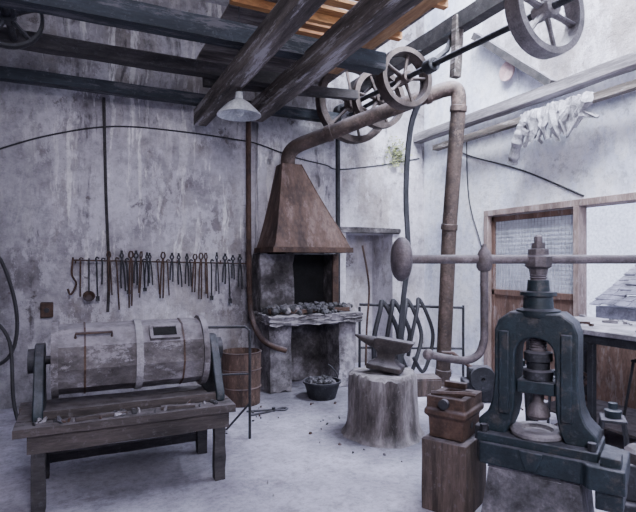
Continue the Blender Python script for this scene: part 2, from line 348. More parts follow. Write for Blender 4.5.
def pulley(loc,r,w,sp,mt,label,axis=(0,1,0),ph=0,name='belt_pulley',hub=.06,rimt=.02,grp='belt pulleys',hin=.026):
    t=thing(name,loc,label,'pulley',group=grp); q=Vector(axis).to_track_quat('Z','Y')
    b=B(); b.lathe([(r,-w/2),(r+.006,0),(r,w/2),(r-rimt,w/2),(r-rimt,-w/2)],(0,0,0),axis,48,closed=True); b.obj('rim',mt,parent=t)
    b=B(); b.lathe([(hin,-w*.6),(hub,-w*.6),(hub,w*.6),(hin,w*.6)],(0,0,0),axis,20,closed=True); b.obj('hub',mt,parent=t,bevel=.004)
    for i in range(sp):
        a=ph+2*math.pi*i/sp; dv=q@V(math.cos(a),math.sin(a),0)
        b=B(); b.tube([dv*hub*.9,dv*r*.5,dv*(r-rimt*.5)],[.036,.028,.034],8,flat=.6); b.obj('spoke',mt,parent=t)
    return t
pulley((SX,5.6,SZ(5.6)),.49,.12,6,'pulley','large grey-brown spoked belt pulley on the line shaft',ph=.3,rimt=.08,hub=.09)
pulley((3.37,5.38,3.5),.36,.1,6,'pulley','grey-brown spoked pulley on the short countershaft',ph=.1,rimt=.06)
b=B(); b.cyl((3.37,5.25,3.5),(3.37,6.1,3.5),.028); b.obj('countershaft','iron',off=(3.37,5.6,3.5),label='short dark countershaft fixed into the wall',cat='shaft')
pulley((SX,4.5,SZ(4.5)),.31,.15,5,'pulley','dark spoked pulley on the line shaft near the bearing',ph=.5,rimt=.05)
pulley((SX,2.7,SZ(2.7)),.34,.13,6,'pale','pale worn broad-rimmed pulley at the shaft end',ph=.2,rimt=.05,hub=.07)
pulley((-.46,4.45,3.34),.24,.07,5,'iron','dark pulley wheel under the roof beams',ph=.2)
b=B(); b.cyl((-.46,3.9,3.34),(-.46,5.0,3.34),.027); b.obj('pulley_axle','iron',off=(-.46,4.45,3.34),label='short dark steel axle fixed between two beams',cat='shaft')
def strap(b,pts,w,t,side):
    side=Vector(side).normalized(); pts=smoothpath(pts); rings=[]
    for i,p in enumerate(pts):
        tt=(pts[min(i+1,len(pts)-1)]-pts[max(i-1,0)]).normalized(); nn=tt.cross(side).normalized()
        rings.append([p+side*w/2+nn*t/2,p-side*w/2+nn*t/2,p-side*w/2-nn*t/2,p+side*w/2-nn*t/2])
    b.loops(rings)
b=B(); strap(b,[(3.2,4.5,3.76),(3.36,4.52,3.68),(3.44,4.56,3.4),(3.36,4.7,3.0),(3.4,4.85,2.3),(3.5,4.95,1.6),(3.46,5.0,1.0),(3.45,5.05,.45),(3.5,5.05,.02)],.12,.014,(1,.6,0))
b.obj('drive_belt','belt',off=(3.45,4.9,2),label='dark leather drive belt hanging from the pulleys',cat='belt')
b=B(); b.tube([(2.62,5.15,3.7),(3.0,4.9,3.74),(3.38,4.5,3.77)],.016,6); b.obj('tie_rod','iron',off=(3.0,4.9,3.72),label='thin iron tie rod between timbers',cat='rod')

# ---------------------------------------------------------------- forge
FO=(2.4,5.7,0)
f=thing('forge',FO,'masonry blacksmith forge with sooty firebox and projecting hearth','forge')
WB_=WY-.015
b=B(); b.bx(1.98,2.4,5.78,WB_,.8,1.6); b.rough(6,.014); b.obj('firebox_pier','masonry',parent=f,off=FO)
b=B(); b.bx(2.93,3.0,5.78,WB_,.8,1.6); b.rough(4,.008); b.obj('firebox_pier','masonry',parent=f,off=FO)
b=B(); b.bx(2.0,2.26,5.5,WB_,0.01,.8); b.rough(6,.014); b.obj('lower_pier','masonryL',parent=f,off=FO)
b=B(); b.bx(2.84,3.06,5.42,WB_,0.01,.8); b.rough(6,.014); b.obj('lower_pier','masonryL',parent=f,off=FO)
b=B(); b.bx(1.93,3.1,5.32,WB_,.79,.9); b.rough(13,.014); b.obj('hearth_slab','masonryL',parent=f,off=FO)
b=B(); b.bx(2.38,2.94,6.03,6.09,.9,1.6); b.obj('firebox_lining','black',parent=f,off=FO)
b=B(); b.bx(2.39,2.41,5.8,6.08,.92,1.6); b.obj('firebox_lining','black',parent=f,off=FO)
b=B(); b.bx(2.92,3.0,5.74,5.766,.9,1.6); b.obj('side_plate','rust',parent=f,off=FO)
b=B(); b.bx(2.26,2.84,5.95,6.08,0.01,.79); b.rough(5,.014); b.obj('lower_back','masonry',parent=f,off=FO)
for i,(x,y,z,rz,l) in enumerate(((2.12,5.5,.94,.2,.3),(2.8,5.45,.94,-.4,.35),(2.3,5.42,.935,.05,.45))):
    b=B(); b.timber((-l/2,0,0),(l/2,0,0),.05,.04,5,.007); o=b.obj('iron_bar_stock','rust',label='rusty iron bar lying across the forge hearth',cat='bar',group='bars on the hearth'); o.location=(x,y,z); o.rotation_euler=(0,0,rz)
b=B()
for i in range(260):
    x=random.gauss(2.5,.3); y=random.gauss(5.6,.16)
    if 1.97<x<3.05 and 5.36<y<5.76: b.rock((x,y,.91+random.random()*.07),random.uniform(.015,.05))
b.obj('cinder_pile','coal',off=(2.45,5.6,.9),label='pile of black cinders on the forge hearth',cat='cinders',kind='stuff',flat=True)
for i in range(7):
    r_=random.uniform(.03,.06); b=B(); b.rock((0,0,0),r_,(1.4,1,.8)); o=b.obj('brick_fragment','masonry',label='sooty plaster and brick fragment on the hearth',cat='rubble',group='fragments on the hearth',flat=True); o.location=(random.uniform(1.97,2.3) if i%4 else random.uniform(2.9,3.05),random.uniform(5.38,5.68),.93+r_*.4)
HO=(2.42,5.7,1.62)
h=thing('forge_hood',HO,'rust-brown sheet-metal pyramid hood over the forge','hood')
def rect(x0,x1,y0,y1,z): return [V(x0,y0,z),V(x1,y0,z),V(x1,y1,z),V(x0,y1,z)]
b=B(); b.loops([rect(1.99,2.96,5.34,5.98,1.66),rect(2.03,2.91,5.38,5.98,1.77),rect(2.09,2.79,5.47,5.97,2.0),rect(2.16,2.63,5.59,5.94,2.33),rect(2.23,2.47,5.7,5.92,2.68),rect(2.24,2.46,5.71,5.91,2.68),rect(2.05,2.89,5.41,5.97,1.76),rect(2.01,2.94,5.36,5.97,1.66)],closed=True)
b.obj('hood_shell','hood',parent=h,off=HO,flat=True)
b=B(); b.loops([rect(1.97,2.98,5.32,5.985,1.61),rect(1.97,2.98,5.32,5.985,1.67),rect(2.0,2.95,5.35,5.97,1.67),rect(2.0,2.95,5.35,5.97,1.61)],closed=True); b.obj('hood_rim','rust',parent=h,off=HO)
b=B(); b.tube([(2.23,5.7,2.68),(2.16,5.59,2.33),(2.09,5.47,2.0),(2.03,5.38,1.77)],.008,6); b.obj('hood_seam','hood',parent=h,off=HO)
b=B(); b.tube([(2.47,5.7,2.68),(2.63,5.59,2.33),(2.79,5.47,2.0),(2.91,5.38,1.77)],.008,6); b.obj('hood_seam','hood',parent=h,off=HO)
FL=(4.04,5.0,0)
fl=thing('flue_pipe',FL,'thick brown flue pipe from hood across to floor','pipe')
path=smoothpath([(2.34,5.8,2.66),(2.345,5.79,2.8),(2.42,5.73,2.9),(2.6,5.6,2.98)],4)+[V(2.75,5.5,3.04),V(3.05,5.25,3.17),V(3.45,4.96,3.33)]+smoothpath([(3.82,4.75,3.48),(3.93,4.68,3.5),(3.98,4.65,3.44),(3.99,4.65,3.3)],5)
b=B(); b.tube(path,.087,18); b.obj('pipe_run','pipe',parent=fl,off=FL)
b=B(); b.tube([(3.99,4.65,3.32),(4.02,4.85,1.9),(4.04,5.0,0.0)],.087,18); b.obj('down_pipe','pipe',parent=fl,off=FL)
for p0,p1 in (((2.72,5.52,3.03),(2.77,5.48,3.05)),((3.66,4.845,3.415),(3.71,4.815,3.435)),((3.99,4.65,3.3),(3.99,4.66,3.23)),((4.02,4.845,1.95),(4.02,4.855,1.88)),((4.04,4.98,.2),(4.04,4.99,.12))):
    b=B(); b.cyl(p0,p1,.098,seg=20); b.obj('pipe_collar','pipe',parent=fl,off=FL,bevel=.005)
b=B(); b.tube(smoothpath([(1.87,5.9,3.24),(1.87,5.9,2.3),(1.87,5.88,1.5),(1.87,5.82,.95),(1.88,5.6,.7),(1.95,5.42,.58),(2.15,5.4,.5)]),.032,12); b.obj('air_pipe','rust',off=(1.87,5.9,1.5),label='reddish-brown blast air pipe beside the forge',cat='pipe')
b=B(); b.tube([(3.1,5.95,3.4),(3.1,5.95,1.66),(3.1,5.95,.0)],.032,12); b.obj('air_pipe','iron',off=(3.1,5.9,2),label='dark iron pipe dropping behind the forge hood',cat='pipe')
b=B(); b.tube(smoothpath([(3.12,5.35,1.7),(3.2,5.33,1.2),(3.15,5.3,.7),(3.1,5.25,.02)]),.013,8); b.obj('poker','rust',off=(3.1,5.3,.5),label='long thin iron poker leaning by the hearth',cat='tool')
t=thing('coal_basket',(2.47,5.12,0),'round dark basket heaped with coal on the floor','basket')
b=B(); b.lathe([(.15,0),(.2,.17),(.215,.17),(.215,.19),(.195,.19),(.14,.02)],(0,0,0),(0,0,1),24); b.obj('basket_body','iron',parent=t)
b=B(); b.tube(arc((0,0,.18),(1,0,0),(0,.3,.95),.2,5,60,6),.008,6); b.obj('handle','iron',parent=t)
b=B()
for i in range(50):
    a=random.random()*6.28; q_=random.random()**.5*.16; b.rock((q_*math.cos(a),q_*math.sin(a),.15+.05*random.random()),random.uniform(.02,.04))
b.obj('coal','coal',parent=t,kind='stuff',flat=True)

# ---------------------------------------------------------------- tongs rack
t=thing('tool_rail',(.95,6.0,1.5),'long thin iron rail fixed to the stained wall','rail')
b=B(); b.cyl((-.98,-.02,0.02),(.98,-.02,-.02),.009,seg=8); b.obj('rod','rust',parent=t)
for x in (-.95,-.45,.1,.6,.95):
    b=B(); b.tube([(x,.1,.0),(x,-.02,-.01),(x,-.03,.02)],.008,6); b.obj('bracket','rust',parent=t)
FW=V(math.sin(R(25.3)),math.cos(R(25.3)),0); RT=V(math.cos(R(25.3)),-math.sin(R(25.3)),0)
def onwall(px,Y):
    d_=FW+RT*((px-318)/513); return d_.x*Y/d_.y
def tongmesh(L,spr,jaw,kind_,dl=0):
    b=B()
    for sgn in (1,-1):
        x=lambda v:v*sgn
        y=.004*sgn; LL=L+(dl if sgn>0 else 0)
        b.tube(smoothpath([(x(spr),y,-LL),(x(spr),y,-LL*.6),(x(.011),y,-.06),(x(0),y,0),(x(-jaw),y,.03),(x(-jaw*.9 if kind_ else -jaw*.3),y,.06),(x(-.004),y,.085)],3),.0085,6)
    b.cyl((0,-.014,0),(0,.014,0),.012,seg=10)
    return b
protos=[]
for i,(L,sp,jw,k,dl) in enumerate([(.42,.015,.018,1,.0),(.3,.02,.014,0,.03),(.52,.012,.018,1,-.02),(.24,.016,.02,0,.02),(.36,.009,.012,1,.05)]):
    protos.append(tongmesh(L,sp,jw,k,dl).obj('tongs','iron' if i%2 else 'rust',label='long-handled iron blacksmith tongs hanging from the rail',cat='tongs',group='tongs hanging on the wall rail'))
xs=[109,122,131,136,141,147,150,163,172,179,187,195,201,206,217,225,233,240]
for i,px in enumerate(xs):
    o=protos[i] if i<5 else protos[random.randrange(5)].copy()
    if i>=5: COL.objects.link(o)
    X=onwall(px,5.96)
    o.location=(X,5.963,1.525-.02*(X-.95)); o.rotation_euler=(0,random.uniform(-.05,.05),0)
    o.scale=(random.uniform(.8,1.2),1,random.uniform(.8,1.2))
pr=[]
for i,L in enumerate((.5,.38,.3)):
    b=B(); b.tube(smoothpath([(.02,0,.02),(0,-.004,.035),(-.012,0,.015),(-.004,0,-.03),(0,0,-L*.5),(.004,0,-L)],3),.009,6); 
    if i==1: b.box((0.004,0,-L),(.04,.012,.05))
    pr.append(b.obj('fire_iron','iron' if i else 'rust',label='straight iron fire rod hooked over the rail',cat='fire iron',group='fire irons on the wall rail'))
for i,px in enumerate((81,97,103,117,127,144,158,168,191,212,229)):
    o=pr[i] if i<3 else pr[random.randrange(3)].copy()
    if i>=3: COL.objects.link(o)
    X=onwall(px,5.96); o.location=(X,5.967,1.5-.02*(X-.95)); o.rotation_euler=(0,random.uniform(-.05,.05),0); o.scale=(1,1,random.uniform(.7,1.25))
t=thing('ladle',(onwall(89,5.95),5.962,1.51),'long-handled iron ladle with round bowl hanging on rail','ladle')
b=B(); b.tube([(0,0,.03),(0,-.005,-.1),(0,-.01,-.33)],.008,6); b.obj('handle','iron',parent=t)
b=B(); b.lathe([(.001,-.045),(.04,-.035),(.062,0),(.056,0),(.03,-.03)],(0,-.01,-.37),(0,-.9,.45),18); b.obj('bowl','rust',parent=t)
b=B(); b.tube(smoothpath([(0,0,.03),(-.01,0,-.15),(.03,0,-.25),(-.02,-.01,-.36),(-.05,-.01,-.3)]),.011,6); b.obj('pot_hook','rust',label='curved iron hook hanging on the rail',cat='hook').location=(onwall(73,5.95),5.96,1.52)
# conduit, cables
b=B(); b.tube(smoothpath([(onwall(104,6.05),6.08,3.3),(onwall(106,6.05),6.08,2.3),(onwall(109,6.05),6.08,1.4),(onwall(108,6.05),6.08,.95)]),.016,8); b.obj('wall_conduit','beam',off=(.3,6.08,2),label='thin vertical conduit pipe on the stained wall',cat='pipe')
b=B(); b.tube(smoothpath([(-1.3,6.09,2.3),(-.75,6.09,2.62),(-.2,6.09,2.85),(.4,6.09,3.0),(1.1,6.09,3.02),(1.8,6.04,2.98),(2.02,5.98,2.94),(2.5,5.98,2.82),(2.93,5.98,2.76),(3.2,6.09,2.74),(3.9,6.09,2.86),(4.5,6.09,3.0)]),.009,6); b.obj('wall_cable','rubber',off=(1,6.09,2.9),label='black electric cable swagged across the wall',cat='cable')
b=B(); b.tube(smoothpath([(WX-.01,5.6,3.1),(WX-.01,5.1,2.85),(WX-.01,4.3,2.55),(WX-.01,3.5,2.16)]),.01,6); b.obj('wall_cable','rubber',off=(WX-.01,4.5,2.6),label='dark cable sloping down the bright wall',cat='cable')
b=B(); b.tube(smoothpath([(WX-.01,5.2,3.1),(WX-.01,5.15,2.3),(WX-.01,4.9,1.6),(WX-.01,4.95,1.2)]),.007,6); b.obj('wall_cable','rubber',off=(WX-.01,5,2),label='thin cable hanging by the door frame',cat='cable')
b=B(); b.tube(smoothpath([(-.72,5.3,1.62),(-.6,5.3,1.52),(-.5,5.3,1.2),(-.47,5.28,.9),(-.52,5.25,.68),(-.64,5.25,.6),(-.76,5.2,.7),(-.76,5.2,.9),(-.66,5.2,1.0),(-.52,5.2,.8),(-.48,5.1,.3),(-.4,5.0,.02)]),.016,8); b.obj('rubber_hose','rubber',off=(-.5,5.25,1),label='looped black rubber hose hanging by the wall',cat='hose')
b=B(); b.cyl((-.72,5.3,1.62),(-.72,6.1,1.62),.015); b.obj('hose_hook','iron',off=(-.72,6,1.62),label='iron rod projecting from wall holding a hose',cat='hook')
t=thing('switch_box',(onwall(47,6.08),6.06,1.0),'small rusty switch box on the wall','switch box')
b=B(); b.box((0,0,0),(.12,.08,.16)); b.obj('box_body','rust',parent=t,bevel=.01)
b=B(); b.cyl((0,-.04,0),(0,-.07,0),.025); b.obj('knob','iron',parent=t)
b=B(); b.cyl((WX-.05,4.46,3.72),(WX-.07,4.46,3.72),.11,seg=28); b.obj('round_cover','pinkp',off=(WX-.06,4.46,3.72),label='round pink cover plate high on the wall',cat='cover')
b=B()
for i in range(420):
    c=V(random.gauss(4.08,.09),random.gauss(6.03,.025),random.gauss(3.02,.1)); c.y=min(c.y,6.07)
    a=V(random.uniform(-1,1),random.uniform(-1,1),random.uniform(-1,1)).normalized()*.022; e=a.orthogonal().normalized()*.014
    vs=[b.bm.verts.new(c+x) for x in (a,e,-a,-e)]; b.bm.faces.new(vs)
b.obj('moss_patch','leaf',off=(4.1,6.0,3.0),label='small yellow-green mossy patch at the wall corner',cat='plant',kind='stuff')
b=B()
for i in range(18):
    y0=3.28+i*.043; L0=random.uniform(.12,.3); w_=random.uniform(.035,.065)
    pts=[V(WX-.16,y0,3.08),V(WX-.25,y0,3.08),V(WX-.265,y0+random.uniform(-.02,.02),3.0),V(WX-.27+random.uniform(-.02,.03),y0+random.uniform(-.06,.06),3.0-L0*.5),V(WX-.25+random.uniform(-.03,.03),y0+random.uniform(-.1,.1),3.0-L0)]
    b.tube(pts,[w_*.6,w_,w_*1.05,w_*.8,w_*.25],7,flat=.45)
for v in b.bm.verts: v.co+=V(*[random.uniform(-.016,.016) for _ in range(3)])
b.obj('torn_insulation','cloth',off=(WX-.22,3.65,3.0),label='ragged grey insulation mass draped over the beam',cat='insulation',kind='stuff',flat=True)
t=B(); t.tube(smoothpath([(WX-.22,4.04,3.02),(WX-.26,4.1,2.84),(WX-.2,4.24,2.6)]),[.05,.06,.052,.063,.05,.06,.055,.065,.05,.055,.062,.05,.058],12); t.obj('torn_duct','cloth',off=(WX-.25,4.05,2.8),label='torn pale insulated duct hanging from beam',cat='duct',flat=True)

LY=4.4
t=thing('pendant_lamp',(onwall(238,LY)+.01,LY,2.87),'white enamel pendant lamp shade hanging on a cord','lamp')
b=B(); b.lathe([(.03,.13),(.035,.07),(.1,.03),(.19,-.06),(.195,-.075),(.18,-.06),(.09,.02),(.02,.06)],(0,0,0),(0,0,1),32); b.obj('lamp_shade','enamel',parent=t)
b=B(); b.cyl((0,0,.12),(0,0,.2),.025,.015); b.obj('lamp_holder','steel',parent=t)
b=B(); b.cyl((0,0,.19),(0,0,1.73),.006,seg=6); b.obj('cord','rubber',parent=t)
b=B(); b.sph((0,0,-.03),.045,(1,1,1.3)); b.obj('bulb','enamel',parent=t)

# ---------------------------------------------------------------- tumbling drum on bench
TX0,TX1,TY0,TY1,TZ=-.34,1.0,3.44,4.12,.52
TO=((TX0+TX1)/2,3.78,0); t=thing('low_workbench',TO,'low dusty wooden workbench with plank top','workbench')
b=B()
for i in range(4):
    y0=TY0+i*.17; b.timber((TX0+random.uniform(-.02,.02),y0+.083,TZ-.025),(TX1,y0+.083,TZ-.025),.163,.05,10,.003)
b.obj('bench_top','bench',parent=t,off=TO,flat=True)
b=B(); b.timber((TX0+.08,TY0+.05,TZ-.105),(TX1-.04,TY0+.05,TZ-.105),.045,.11,8,.003); b.obj('apron','bench',parent=t,off=TO,flat=True)
b=B(); b.timber((TX0+.08,TY1-.05,TZ-.105),(TX1-.04,TY1-.05,TZ-.105),.045,.11,8,.003); b.obj('apron','bench',parent=t,off=TO,flat=True)
for x in (TX0+.14,TX1-.1):
    for y in (TY0+.07,TY1-.07):
        b=B(); b.timber((x,y,0),(x,y,TZ-.05),.075,.075,6,.004); b.obj('leg','beam',parent=t,off=TO,flat=True)
b=B(); b.timber((TX0+.14,TY1-.07,.13),(TX1-.1,TY1-.07,.13),.04,.06,6,.004); b.obj('stretcher','beam',parent=t,off=TO)
DX0,DX1,DY,DZ=-.14,.86,3.84,.85
DO=((DX0+DX1)/2,DY,TZ); m_=thing('tumbling_drum',DO,'grimy faceted tumbling drum in dark iron end frames','machine')
RR=.235
def D(b,n_,mt,**k): return b.obj(n_,mt,parent=m_,off=DO,**k)
b=B(); L_=DX1-DX0
b.lathe([(RR-.02,0)]+[(RR+random.uniform(-.004,.002),L_*i/14) for i in range(15)]+[(RR-.02,L_)],(DX0,DY,DZ),(1,0,0),10,phase=R(9)); D(b,'drum_body','drum',flat=True)
for x,w,e,mt in ((DX0,.04,.02,'drum'),(.37,.045,.01,'band'),(DX1-.04,.04,.02,'drum')):
    b=B(); b.lathe([(RR-.01,0),(RR+e,0),(RR+e,w),(RR-.01,w)],(x,DY,DZ),(1,0,0),20,phase=R(9),closed=True); D(b,'drum_band',mt)
for x in (.05,.68):
    b=B(); b.lathe([(RR-.01,0),(RR+.006,0),(RR+.006,.012),(RR-.01,.012)],(x,DY,DZ),(1,0,0),10,phase=R(9),closed=True); D(b,'drum_band','rust',flat=True)
nrm=V(0,-math.sin(R(45)),math.cos(R(45))); ap=RR*.985; vdir=V(0,math.cos(R(45)),math.sin(R(45)))
rot45=(R(45),0,0)
c=V(.56,DY,DZ)+nrm*(ap+.002)
b=B()
for (dx,dv,sx,sv) in ((0,.05,.2,.025),(0,-.05,.2,.025),(-.09,0,.025,.09),(.09,0,.025,.09)):
    b.box(c+V(dx,0,0)+vdir*dv,(sx,sv,.03),rot45)
D(b,'hatch_frame','drum',bevel=.003)
b=B(); b.box(c+nrm*.004,(.16,.085,.008),rot45); D(b,'hatch_dark_plate','black')  # solid black plate, the hole's inner shade put in as colour
c=V(.1,DY,DZ)+nrm*(ap)
b=B(); b.tube([c+V(-.1,0,0)-nrm*.01,c+V(-.1,0,0)+nrm*.035,c+V(.12,0,0)+nrm*.035,c+V(.12,0,0)-nrm*.01],.009,8); D(b,'handle','rust')
b=B(); b.cyl((DX0-.13,DY,DZ),(DX1+.12,DY,DZ),.028); D(b,'axle','iron')
for x in (DX0-.1,DX1+.035):
    b=B(); b.prism([(-.28,0),(.2,0),(.2,.05),(.13,.1),(.1,.34),(.085,.4),(.04,.44),(-.04,.44),(-.085,.4),(-.15,.3),(-.24,.12),(-.28,.06)],(x,DY,TZ+.001),(0,1,0),(0,0,1),(.06,0,0)); D(b,'end_frame','green',bevel=.008)
    b=B(); b.lathe([(.03,-.02),(.08,-.02),(.08,.02),(.03,.02)],(x+.03+(-.05 if x<0 else .05),DY,DZ),(1,0,0),20,closed=True); D(b,'bearing','iron')
b=B(); b.timber((DX0-.04,DY-.24,TZ+.03),(DX1+.035,DY-.24,TZ+.03),.04,.05,8,.003); D(b,'sill_rail','bench')
for i in range(34):
    x=random.uniform(-.25,.93); y=random.uniform(3.47,3.57); b=B()
    r_=random.uniform(.008,.024); b.rock((0,0,0),r_,(random.uniform(1,2.4),1,.6))
    o=b.obj('scrap_piece',random.choice(['iron','rust','coal','coal','stone']),label='small scrap fragment lying on the dusty workbench',cat='scrap',group='scraps on the workbench',flat=True); o.location=(x,y,TZ+r_*.6)
for i,(x,y,l,rz) in enumerate([(.15,3.5,.3,6),(.62,3.5,.22,-8)]):
    b=B(); b.timber((-l/2,0,0),(l/2,0,0),.035,.02,4,.003); o=b.obj('wood_strip','bench',label='short loose wood strip on the workbench',cat='wood strip',group='wood strips on workbench'); o.location=(x,y,TZ+.014); o.rotation_euler=(0,0,R(rz))

t=thing('rod_stand',(1.2,4.3,0),'thin bent iron rod stand on the floor','stand')
b=B(); b.tube([(-.25,0,0),(-.25,0,.9)]+arc((-.2,0,.9),(1,0,0),(0,0,1),.05,180,90,4)+[V(.1,-.1,.95)]+[V(.14,-.11,.92),V(.14,-.11,0)],.012,8); b.obj('frame','iron',parent=t)
b=B(); b.cyl((-.25,0,.55),(.14,-.11,.55),.009); b.obj('crossbar','iron',parent=t)
b=B(); b.tube([(.14,-.11,.3),(.02,.2,0)],.01,6); b.obj('brace','iron',parent=t)
t=thing('rusty_bin',(1.6,5.3,0),'rusty open round bin on the floor beside forge','bin')
b=B(); b.lathe([(.2,0),(.205,.2),(.21,.35),(.21,.54),(.22,.55),(.2,.555),(.195,.3),(.18,.05)],(0,0,0),(0,0,1),28); b.obj('bin_body','barrel',parent=t)
for z in (.18,.37):
    b=B(); b.lathe([(.2,z-.012),(.218,z),(.2,z+.012)],(0,0,0),(0,0,1),28,closed=True); b.obj('rib','barrel',parent=t)
t=thing('floor_tongs',(1.8,4.85,.012),'open iron tongs lying on the floor','tongs')
for s_ in (1,-1):
    b=B(); b.tube(smoothpath([(-.26,.07*s_,.0),(-.1,.04*s_,0),(0,0,.004*s_),(.1,-.04*s_,0),(.15,0,0)]),.01,6); b.obj('tong_arm','iron',parent=t)
b=B(); b.cyl((0,0,-.012),(0,0,.03),.018); b.obj('rivet','iron',parent=t)

# ---------------------------------------------------------------- anvil
b=B(); rings=[]
for z,rr_ in ((0,.36),(.03,.335),(.1,.315),(.2,.307),(.3,.302),(.4,.298),(.51,.295),(.535,.275)):
    rings.append([V(math.cos(a)*rr_*(1+.05*math.sin(3*a+1)+.025*math.sin(9*a+z*4)+random.uniform(-.016,.016)),math.sin(a)*rr_*(1+.05*math.sin(3*a+1)+.025*math.sin(10*a)+random.uniform(-.016,.016)),z+(random.uniform(-.014,.014) if z>.5 else 0)) for a in [2*math.pi*k/72 for k in range(72)]])
b.loops(rings); o=b.obj('tree_stump','stump',label='wide weathered tree stump serving as anvil block',cat='stump'); o.location=(2.44,3.82,0)
t=thing('anvil',(2.46,3.82,.57),'heavy dark rusty blacksmith anvil on a stump','anvil'); t.rotation_euler=(0,R(7),R(-45)); t.scale=(1.02,.95,1.06)
b=B()
def sec(z,xl,xr,y): return [V(xl,-y,z),V(xr,-y,z),V(xr,y,z),V(xl,y,z)]
b.loops([sec(-.01,-.15,.15,.11),sec(.03,-.15,.15,.11),sec(.05,-.11,.11,.075),sec(.09,-.075,.075,.05),sec(.13,-.08,.08,.05),sec(.165,-.12,.18,.056),sec(.24,-.12,.22,.06)])
b.obj('anvil_body','anvil',parent=t,bevel=.008)
b=B(); b.tube([(-.1,0,.195),(-.15,0,.2),(-.2,0,.208),(-.25,0,.218),(-.3,0,.23)],[.05,.046,.036,.024,.008],16); b.obj('horn','anvil',parent=t)
b=B(); b.bx(-.1,.22,-.061,.061,.238,.247); b.obj('face_plate','steel',parent=t,bevel=.004)

t=thing('wooden_crate',(3.55,4.78,0),'low brown wooden box on the floor near pipe','box',rz=-20)
b=B(); b.bx(-.2,.2,-.14,-.12,0,.18); b.bx(-.2,.2,.12,.14,0,.18); b.bx(-.2,-.18,-.12,.12,0,.18); b.bx(.18,.2,-.12,.12,0,.18); b.bx(-.18,.18,-.12,.12,0,.02); b.obj('crate_body','brownwood',parent=t,bevel=.004)
b=B(); b.bx(-.2,.2,-.14,.14,.181,.2); b.obj('lid','brownwood',parent=t,bevel=.004)

t=thing('iron_railing',(3.7,5.35,0),'dark pipe railing standing in front of niche','railing')
b=B(); b.tube([(-.55,.12,.98),(.0,0,.95),(.75,-.25,.92)],.018,10); b.obj('top_rail','iron',parent=t)
for x,y in ((-.55,.12),(0,0),(.75,-.25)):
    b=B(); b.cyl((x,y,0),(x,y,.95),.016); b.obj('post','iron',parent=t)
b=B(); b.tube([(-.55,.12,.45),(.75,-.25,.4)],.015,8); b.obj('mid_rail','iron',parent=t)
for i,(x0,y0) in enumerate(((3.42,5.4),(3.56,5.36),(3.72,5.3),(3.86,5.25))):
    j=lambda s_=.06: random.uniform(-s_,s_)
    b=B(); b.tube(smoothpath([(x0-.16+j(),y0-.05,.3+j()),(x0-.12+j(),y0-.08,.6),(x0-.06,y0-.07,.92),(x0,y0-.01,1.01+.01*i),(x0+.06,y0-.07,.9),(x0+.13+j(),y0-.1,.6),(x0+.08+j(),y0-.14,.32+j()),(x0-.02+j(),y0-.12,.2+j()),(x0-.14,y0-.1,.34)]),.03-.002*i,8); b.obj('hanging_hose','rubber',off=(x0,y0,.6),label='thick black hose draped over the railing',cat='hose',group='hoses on railing')
t=thing('iron_gearbox',(4.0,4.3,0),'low dark iron gear casing on the floor','machine',rz=-30)
b=B(); b.bx(-.2,.2,-.13,.13,0,.22); b.bx(-.14,.1,-.1,.1,.22,.36); b.obj('casing','iron',parent=t,bevel=.015)
b=B(); b.lathe([(.02,-.03),(.13,-.03),(.14,0),(.13,.03),(.02,.03)],(-.02,-.16,.26),(0,1,0),24,closed=True); b.obj('flywheel','iron',parent=t)
b=B(); b.tube([(-.1,0,.34),(-.3,.02,.5),(-.42,.02,.5)],.022,8); b.obj('lever','rust',parent=t)

# ---------------------------------------------------------------- screw press
p=thing('screw_press',(2.32,2.05,0),'dark blue-green cast-iron screw press with long weighted bar','press',rz=-60)
def P(b,n_,mt,**k): return b.obj(n_,mt,parent=p,**k)
b=B(); 
b.loops([[V(-sx,-sy,z),V(sx,-sy,z),V(sx,sy,z),V(-sx,sy,z)] for z,sx,sy in ((0,.27,.22),(.36,.23,.16),(.384,.23,.16))]); b.rough(4,.005); P(b,'pedestal','dstone')
b=B(); b.prism([(-.31,-.1),(-.27,-.18),(.24,-.18),(.27,-.22),(.43,-.22),(.43,.12),(.3,.18),(-.27,.18),(-.31,.1)],(0,0,.385),(1,0,0),(0,1,0),(0,0,.12)); P(b,'base_casting','green',bevel=.008)
b=B(); b.prism([(-.29,-.16),(.31,-.16),(.31,.16),(-.29,.16)],(0,0,.5),(1,0,0),(0,1,0),(0,0,.05)); P(b,'base_bed','green',bevel=.006)
b=B(); b.bx(.3,.42,-.2,.1,.29,.388); P(b,'base_lug','green',bevel=.008)
b=B(); b.bx(.32,.41,-.19,-.08,.5,.55); P(b,'clamp_block','green',bevel=.006)
b=B(); b.bx(-.31,-.24,-.14,-.06,.5,.58); P(b,'clamp_block','iron',bevel=.006)
def archprof():
    o=[(-.3,.545),(-.3,.61),(-.25,.66),(-.225,.72),(-.212,.85),(-.212,1.12),(-.19,1.18),(-.13,1.225)]
    right=[(-x,z) for x,z in o][::-1]
    inn=[(.15,.545),(.12,.62),(.105,.7),(.1,.99)]+[(.1*math.cos(R(a)),1.0+.09*math.sin(R(a))) for a in range(20,180,20)]+[(-.1,.99),(-.105,.7),(-.12,.62),(-.15,.545)]
    return o+right+inn
b=B(); b.prism(archprof(),(0,-.1,0),(1,0,0),(0,0,1),(0,.2,0)); P(b,'arch_frame','green',bevel=.01)
for s_ in (-1,1):
    b=B(); b.bx(s_*.158-.028,s_*.158+.028,-.112,-.095,.66,1.12); P(b,'frame_rib','green',bevel=.006)
b=B(); b.lathe([(.11,1.2),(.115,1.21),(.115,1.235),(.08,1.245),(.075,1.31),(.095,1.315),(.095,1.335),(.06,1.34),(.055,1.4),(.035,1.4)],(0,0,0),(0,0,1),28); P(b,'screw_nut','green')
